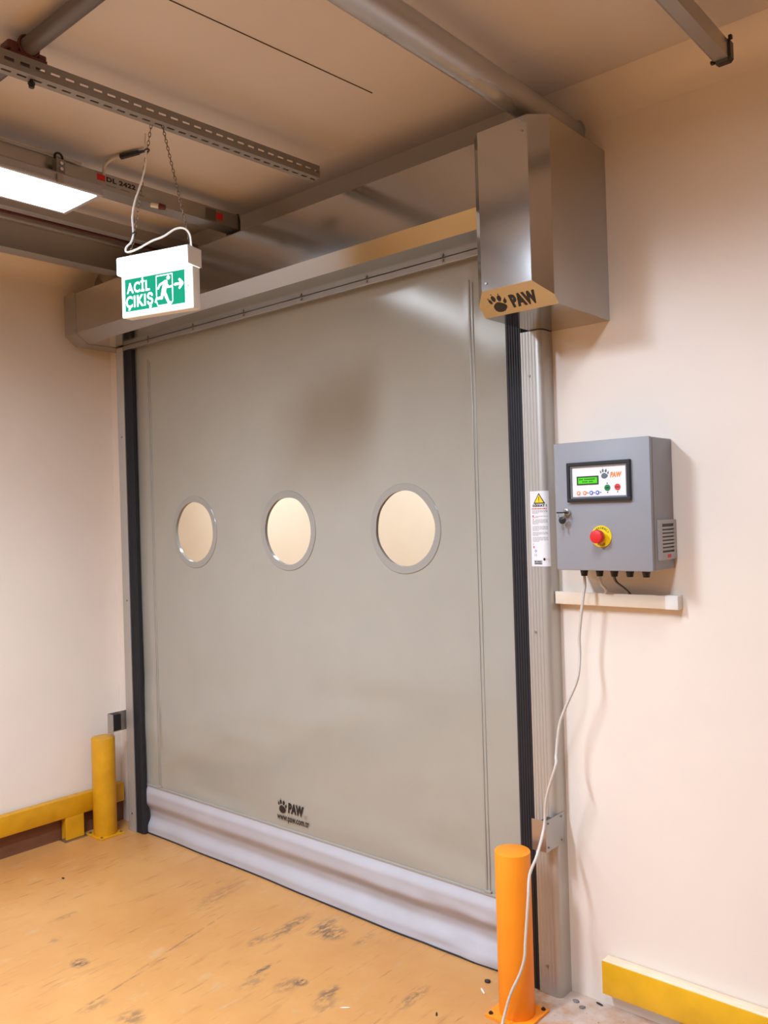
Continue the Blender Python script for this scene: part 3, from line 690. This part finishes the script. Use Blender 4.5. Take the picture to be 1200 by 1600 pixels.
obj('sticker', box(B(), -2.7695, -2.7685, 2.20, 2.235, 2.838, 2.866), 'red', tr2)
obj('dark_bracket', box(B(), -2.7698, -2.766, 2.15, 2.20, 2.828, 2.874, .002), 'pipe_grey', tr2)
bm = B(); cyl(bm, (-2.775, 1.895, 2.819), (-2.752, 1.915, 2.812), .009, seg=12); obj('wire_end', bm, 'cable_white', tr2)
bm = B(); cyl(bm, (-2.752, 1.915, 2.812), (-2.735, 1.93, 2.807), .012, .010, seg=12); obj('wire_cap', bm, 'dark_red', tr2)
for y in (1.3, -1.2): obj('hanger_rod', cyl(B(), (-2.81, y, 2.823), (-2.81, y, ZC), .004, seg=8), 'bolt', tr2)
bm = B(); tube(bm, smooth_path([(-2.762, .2, 2.888), (-2.762, 1.0, 2.887), (-2.762, 1.42, 2.888), (-2.765, 1.6, 2.884)]), .006, 8); obj('side_wire', bm, 'cable_grey', tr2)
OFF = Vector((0, 0, 0))
# ceiling clamp blocks standing on the light
for y, lab in ((1.50, 'small dark bolted clamp on top of the lit ceiling light'), (1.10, 'round grey junction knob on the wire above the lit ceiling light')):
    t = thing('tray_clamp', lab, 'clamp', (-2.735, y, 2.808), 0); OFF = Vector(t.location)
    if y > 1.3:
        bm = B(); box(bm, -2.752, -2.722, y-.016, y+.016, 2.8085, 2.862, .002); obj('clamp_body', bm, 'steel_dark', t)
        for z in (2.825, 2.845): obj('clamp_bolt', cyl(B(), (-2.722, y, z), (-2.716, y, z), .006, seg=8), 'chrome', t)
        bm = B(); tube(bm, [(-2.737, y+.014*math.cos(a), 2.872+.014*math.sin(a)) for a in [2*math.pi*k/16 for k in range(16)]], .004, 6, True); obj('eye', bm, 'plastic_black', t)
    else:
        bm = B(); cyl(bm, (-2.735, y, 2.8085), (-2.735, y, 2.868), .03, .024, seg=16, bev=.004); obj('knob', bm, 'steel_dark', t)
    OFF = Vector((0, 0, 0))
# plug hanging off the tray
t = thing('hanging_plug', 'short white cable with black plug tip sticking out from the labelled tray', 'plug', (-2.765, 1.74, 2.884)); OFF = Vector(t.location)
pp = smooth_path([(-2.766, 1.69, 2.872), (-2.755, 1.69, 2.905), (-2.72, 1.70, 2.922), (-2.68, 1.715, 2.922)], 8)
bm = B(); tube(bm, pp, .0065, 8); obj('cable', bm, 'cable_grey', t, True)
bm = B(); cyl(bm, (-2.685, 1.713, 2.922), (-2.61, 1.735, 2.921), .0105, .009, seg=12); cyl(bm, (-2.615, 1.734, 2.921), (-2.575, 1.742, 2.919), .007, .004, seg=10); obj('plug_tip', bm, 'plastic_black', t, 40)
OFF = Vector((0, 0, 0))
t = thing('plain_channel', 'plain grey channel on the ceiling between the labelled tray and the wide trunking', 'channel', (-3.22, 0, 2.84)); OFF = Vector(t.location)
bm = B(); box(bm, -3.262, -3.22, -1.5, 2.45, 2.84, 2.893, .003); obj('channel_body', bm, 'galv_dull', t)
for y in (.8, -1.2): obj('hanger_rod', cyl(B(), (-3.24, y, 2.89), (-3.24, y, ZC), .004, seg=8), 'bolt', t)
OFF = Vector((0, 0, 0))
t = thing('thin_red_pipe', 'thin dark red pipe along the ceiling beside the plain channel', 'pipe', (-3.28, 0, 2.842)); OFF = Vector(t.location)
bm = B(); cyl(bm, (-3.276, -1.5, 2.842), (-3.276, 2.45, 2.842), .009, seg=12); obj('pipe_run', bm, 'dark_red', t, True)
for y in (.8, -1.2): obj('hanger_rod', cyl(B(), (-3.276, y, 2.842), (-3.276, y, ZC), .003, seg=8), 'bolt', t)
OFF = Vector((0, 0, 0))
t = thing('ceiling_trunking', 'wide galvanised trunking along the ceiling nearest the left side wall', 'trunking', (-3.56, 0, 2.78)); OFF = Vector(t.location)
bm = B(); box(bm, -3.601, -3.518, -1.5, 2.48, 2.78, 2.895, .002); obj('trunking_body', bm, 'galv_dull', t)
bm = B(); box(bm, -3.603, -3.514, -1.5, 2.48, 2.893, 2.899); obj('trunking_lid', bm, 'galv_dull', t)
for y in (.8, -1.2): obj('hanger_rod', cyl(B(), (-3.56, y, 2.898), (-3.56, y, ZC), .004, seg=8), 'bolt', t)
OFF = Vector((0, 0, 0))
# large pipe into the wall above the motor cover
t = thing('ceiling_pipe', 'thick zinc-coated pipe running along the ceiling into the wall above the motor cover', 'pipe', (-1.327, 0, 2.83)); OFF = Vector(t.location)
bm = B(); cyl(bm, (-1.327, -2.5, 2.83), (-1.327, YW-.001, 2.83), .0445, seg=40); obj('pipe_run', bm, 'zinc_pipe', t, 40)
bm = B(); cyl(bm, (-1.327, YW-.006, 2.83), (-1.327, YW-.001, 2.83), .052, seg=40); obj('wall_collar', bm, 'zinc_pipe', t, 40)
for y in (.6, -1.5): obj('hanger_rod', cyl(B(), (-1.327, y, 2.86), (-1.327, y, ZC), .005, seg=8), 'bolt', t)
OFF = Vector((0, 0, 0))
# crossing pipe at the top left with clamp
yc = 1.6; P2Y, P2Z, P2R = 1.127, 2.8975, .0235
t = thing('crossing_pipe', 'grey pipe crossing above the slotted channel at the top left', 'pipe', (-2.2, P2Y, P2Z)); OFF = Vector(t.location)
bm = B(); cyl(bm, (-2.70, P2Y, P2Z), (-1.45, P2Y, P2Z), P2R, seg=28); obj('pipe_run', bm, 'pipe_grey', t, 40)
cl = B(); cxm = -2.215
tube(cl, [(cxm+.018, P2Y+.0275*math.cos(a), P2Z+.0275*math.sin(a)) for a in [2*math.pi*k/20 for k in range(20)]], .004, 6, True)
box(cl, cxm-.026, cxm+.022, P2Y-.05, P2Y+.05, 2.8655, 2.874, .001)
box(cl, cxm-.03, cxm+.02, P2Y-.058, P2Y-.026, 2.874, 2.899, .006); box(cl, cxm-.03, cxm+.02, P2Y+.026, P2Y+.05, 2.874, 2.889, .004)
obj('pipe_clamp', cl, 'dark_red', t)
for x in (-2.66, -1.55): obj('hanger_rod', cyl(B(), (x, P2Y, P2Z+.02), (x, P2Y, ZC), .004, seg=8), 'bolt', t)
bm = B(); cyl(bm, (cxm-.002, P2Y+.015, 2.866), (cxm-.002, P2Y+.015, 2.806), .004, seg=8); cyl(bm, (cxm-.002, P2Y+.015, 2.814), (cxm-.002, P2Y+.015, 2.806), .0095, seg=6); cyl(bm, (cxm-.002, P2Y+.015, 2.806), (cxm-.002, P2Y+.015, 2.798), .0075, seg=6)
obj('clamp_bolt', bm, 'plastic_black', t)
OFF = Vector((0, 0, 0))
# capped channel at the top right
t = thing('capped_channel', 'grey steel channel with a black end cap at the top right of the ceiling', 'channel', (-.777, 0, 2.80)); OFF = Vector(t.location)
bm = B(); box(bm, -.794, -.760, -1.5, 2.345, 2.80, 2.802); box(bm, -.762, -.760, -1.5, 2.345, 2.802, 2.848); box(bm, -.794, -.792, -1.5, 2.345, 2.802, 2.848)
obj('channel_body', bm, 'galv_dull', t)
bm = B(); box(bm, -.799, -.794, -1.5, 2.345, 2.80, 2.806); obj('edge_lip', bm, 'steel_dark', t)
bm = B(); box(bm, -.800, -.754, 2.335, 2.372, 2.794, 2.852, .007, 1); box(bm, -.806, -.797, 2.333, 2.345, 2.795, 2.803, .001); box(bm, -.757, -.748, 2.333, 2.345, 2.846, 2.856, .001)
obj('end_cap', bm, 'plastic_black', t)
for y in (.9, -1.2): obj('hanger_rod', cyl(B(), (-.777, y, 2.802), (-.777, y, ZC), .004, seg=8), 'bolt', t)
OFF = Vector((0, 0, 0))

# ------------------------------------------------------------------ exit sign
ang = math.atan2(.074, .257); SC = Vector((-2.2015, 1.524, 2.238))
sg = thing('exit_sign', 'lit green and white emergency exit sign reading ACİL ÇIKIŞ on two chains', 'exit sign', SC, ang)
hw = .134
obj('header', box(B(), -hw-.004, hw, -.034, .034, .127, .184, .006), 'sign_white', sg, 40)
obj('header_side', box(B(), hw-.0005, hw+.002, -.033, .033, .128, .183, .001), 'white_plastic', sg)
bk = obj('housing', box(B(), -hw, hw, -.008, .026, 0, .1275, .004), 'white_plastic', sg, 40)
bm = B(); f0, f1 = -.016, -.008
box(bm, -hw+.001, hw-.001, f0, f1, .118, .127, .0015); box(bm, -hw+.001, hw-.001, f0, f1, .0, .017, .0015)
box(bm, -hw+.001, -hw+.011, f0, f1, .0165, .1185, .0015); box(bm, hw-.026, hw-.001, f0, f1, .0165, .1185, .0015)
obj('face_frame', bm, 'sign_white', sg)
pn = obj('sign_panel', box(B(), -hw+.010, hw-.025, -.012, -.0078, .016, .119), 'sign_green', sg)
sp = lambda u, v: (-hw+.010+u*.233, -.0128, .016+v*.103)
obj('sign_lettering', place2d(*merge(shift(text2d('ACİL', .385, .43, .03, 0, 1.12), .035, .55), shift(text2d('ÇIKIŞ', .455, .47, .03, 0, 1.12), .015, .03)), sp), 'sign_print', pn)
w = .022; L = []
ratio = .233/.103
def st2(p, q, w_): 
    a = stroke((p[0]*ratio, p[1]), (q[0]*ratio, q[1]), w_); return [(x/ratio, y) for x, y in a[0]], a[1]
for p, q in (((.53, .93), (.79, .93)), ((.79, .93), (.79, .14)), ((.79, .14), (.76, .05)), ((.76, .05), (.55, .05)), ((.55, .05), (.53, .16)), ((.53, .93), (.53, .34))): L.append(st2(p, q, .032))
hd = ell(.725, .83, .028, .062); L.append(hd)
for p, q, k in (((.68, .70), (.645, .45), .16), ((.66, .72), (.585, .66), .07), ((.585, .66), (.56, .56), .06), ((.69, .70), (.72, .56), .07), ((.72, .56), (.785, .56), .06), ((.635, .45), (.61, .27), .10), ((.61, .27), (.53, .27), .075), ((.53, .27), (.51, .18), .06), ((.655, .45), (.69, .26), .10), ((.69, .26), (.725, .10), .085), ((.725, .10), (.75, .10), .06)): L.append(st2(p, q, k))
obj('running_figure', place2d(*merge(*L), sp), 'sign_print', pn)
obj('arrow', place2d(*merge(st2((.83, .60), (.93, .60), .075), st2((.905, .72), (.955, .60), .075), st2((.905, .48), (.955, .60), .075)), sp), 'sign_print', pn)
obj('frame_screw', cyl(B(), (hw-.012, -.0155, .066), (hw-.012, -.018, .066), .003, seg=8), 'bolt', sg)
inv = Matrix.Rotation(-ang, 4, 'Z') @ Matrix.Translation(-SC)
topA = inv @ Vector((-2.213, 1.520, 2.822)); topB = inv @ Vector((-2.192, 1.545, 2.822))
for top, ex in ((topA, -.108), (topB, .122)):
    obj('hook_ring', tube(B(), [(ex+.005*math.cos(a), 0, .189+.006*math.sin(a)) for a in [2*math.pi*k/12 for k in range(12)]], .0016, 6, True), 'bolt', sg)
    bot = Vector((ex, 0, .192)); d = top-bot; n = int(d.length/.0125); bm = B()
    zax = d.normalized(); ux = zax.orthogonal().normalized(); uy = zax.cross(ux)
    for k in range(n):
        c = bot+d*((k+.5)/n); u = ux if k % 2 else uy
        tube(bm, [c+zax*(.0082*math.cos(a))+u*(.0036*math.sin(a)) for a in [2*math.pi*q/10 for q in range(10)]], .0011, 4, True)
    obj('chain', bm, 'chain', sg)
# supply cable: up the left chain, then looping over the header to the right end
A = topA; b0 = Vector((-.108, 0, .192))
def on(t_, dx=0, dy=-.006): q = b0+(A-b0)*t_; return (q.x+dx, q.y+dy, q.z)
pth = [on(.93, -.012), on(.86, -.008), on(.80, 0), on(.72, .008), on(.6, .005), on(.5, -.004), on(.42, -.012), on(.3, -.012), on(.17, .002), on(.1, .006, -.014), (-.100, -.026, .214), (-.097, -.034, .198), (-.080, -.037, .1925), (-.045, -.036, .198), (.005, -.034, .213), (.045, -.03, .221), (.082, -.02, .240), (.108, -.012, .240), (.124, -.006, .222), (.128, -.004, .186)]
bm = B(); tube(bm, smooth_path(pth, 6), .0031, 8); obj('supply_cable', bm, 'cable_white', sg, True)
for t_ in (.8, .17):
    q = on(t_, .001, -.003); obj('cable_tie', tube(B(), [(q[0]+.007*math.cos(a), q[1]+.007*math.sin(a), q[2]+.003*math.cos(a)) for a in [2*math.pi*k/12 for k in range(12)]], .0025, 6, True), 'plastic_black', sg)

# ------------------------------------------------------------------ litter on the floor
def chip(label, x, y, rx, ry, rz, a, m, name='floor_chip'):
    bm = B(); bmesh.ops.create_icosphere(bm, subdivisions=2, radius=1)
    for v in bm.verts:
        n = 1+.25*noise.noise(v.co*1.7+Vector((x*9, y*9, 0))); v.co = Vector((v.co.x*rx*n, v.co.y*ry*n, max(v.co.z, -.6)*rz*n+rz*.62))
    o = tag(obj(name, bm, m, None, True), label, 'debris', 'litter on the floor'); o.location = (x, y, .0005); o.rotation_euler = (0, 0, a)
chip('small dark pebble on the floor left of the orange bollard', -1.668, 2.393, .011, .008, .006, .4, 'debris_dark')
chip('thin pale sliver on the floor just below the dark pebble', -1.650, 2.338, .004, .02, .002, .9, 'debris_light')
chip('white paper sliver on the floor, in the open middle', -1.947, 1.984, .003, .018, .0015, -.9, 'debris_light')
chip('thin black sliver on the floor near the bottom edge, left of the orange bollard', -1.692, 2.138, .003, .011, .002, .6, 'debris_dark')
chip('grey chip on the bare concrete right of the column, nearer the wall', -1.378, 2.474, .011, .009, .003, 0, 'text_grey')
chip('grey chip on the bare concrete right of the column, nearer the viewer', -1.346, 2.455, .011, .008, .003, .7, 'text_grey')
chip('dark sliver at the foot of the wall beside the right column', -1.31, 2.505, .014, .004, .003, -.2, 'debris_dark')
chip('dark crumb on the floor at the left near the yellow bollard', -3.66, 1.93, .008, .005, .003, .3, 'debris_dark')
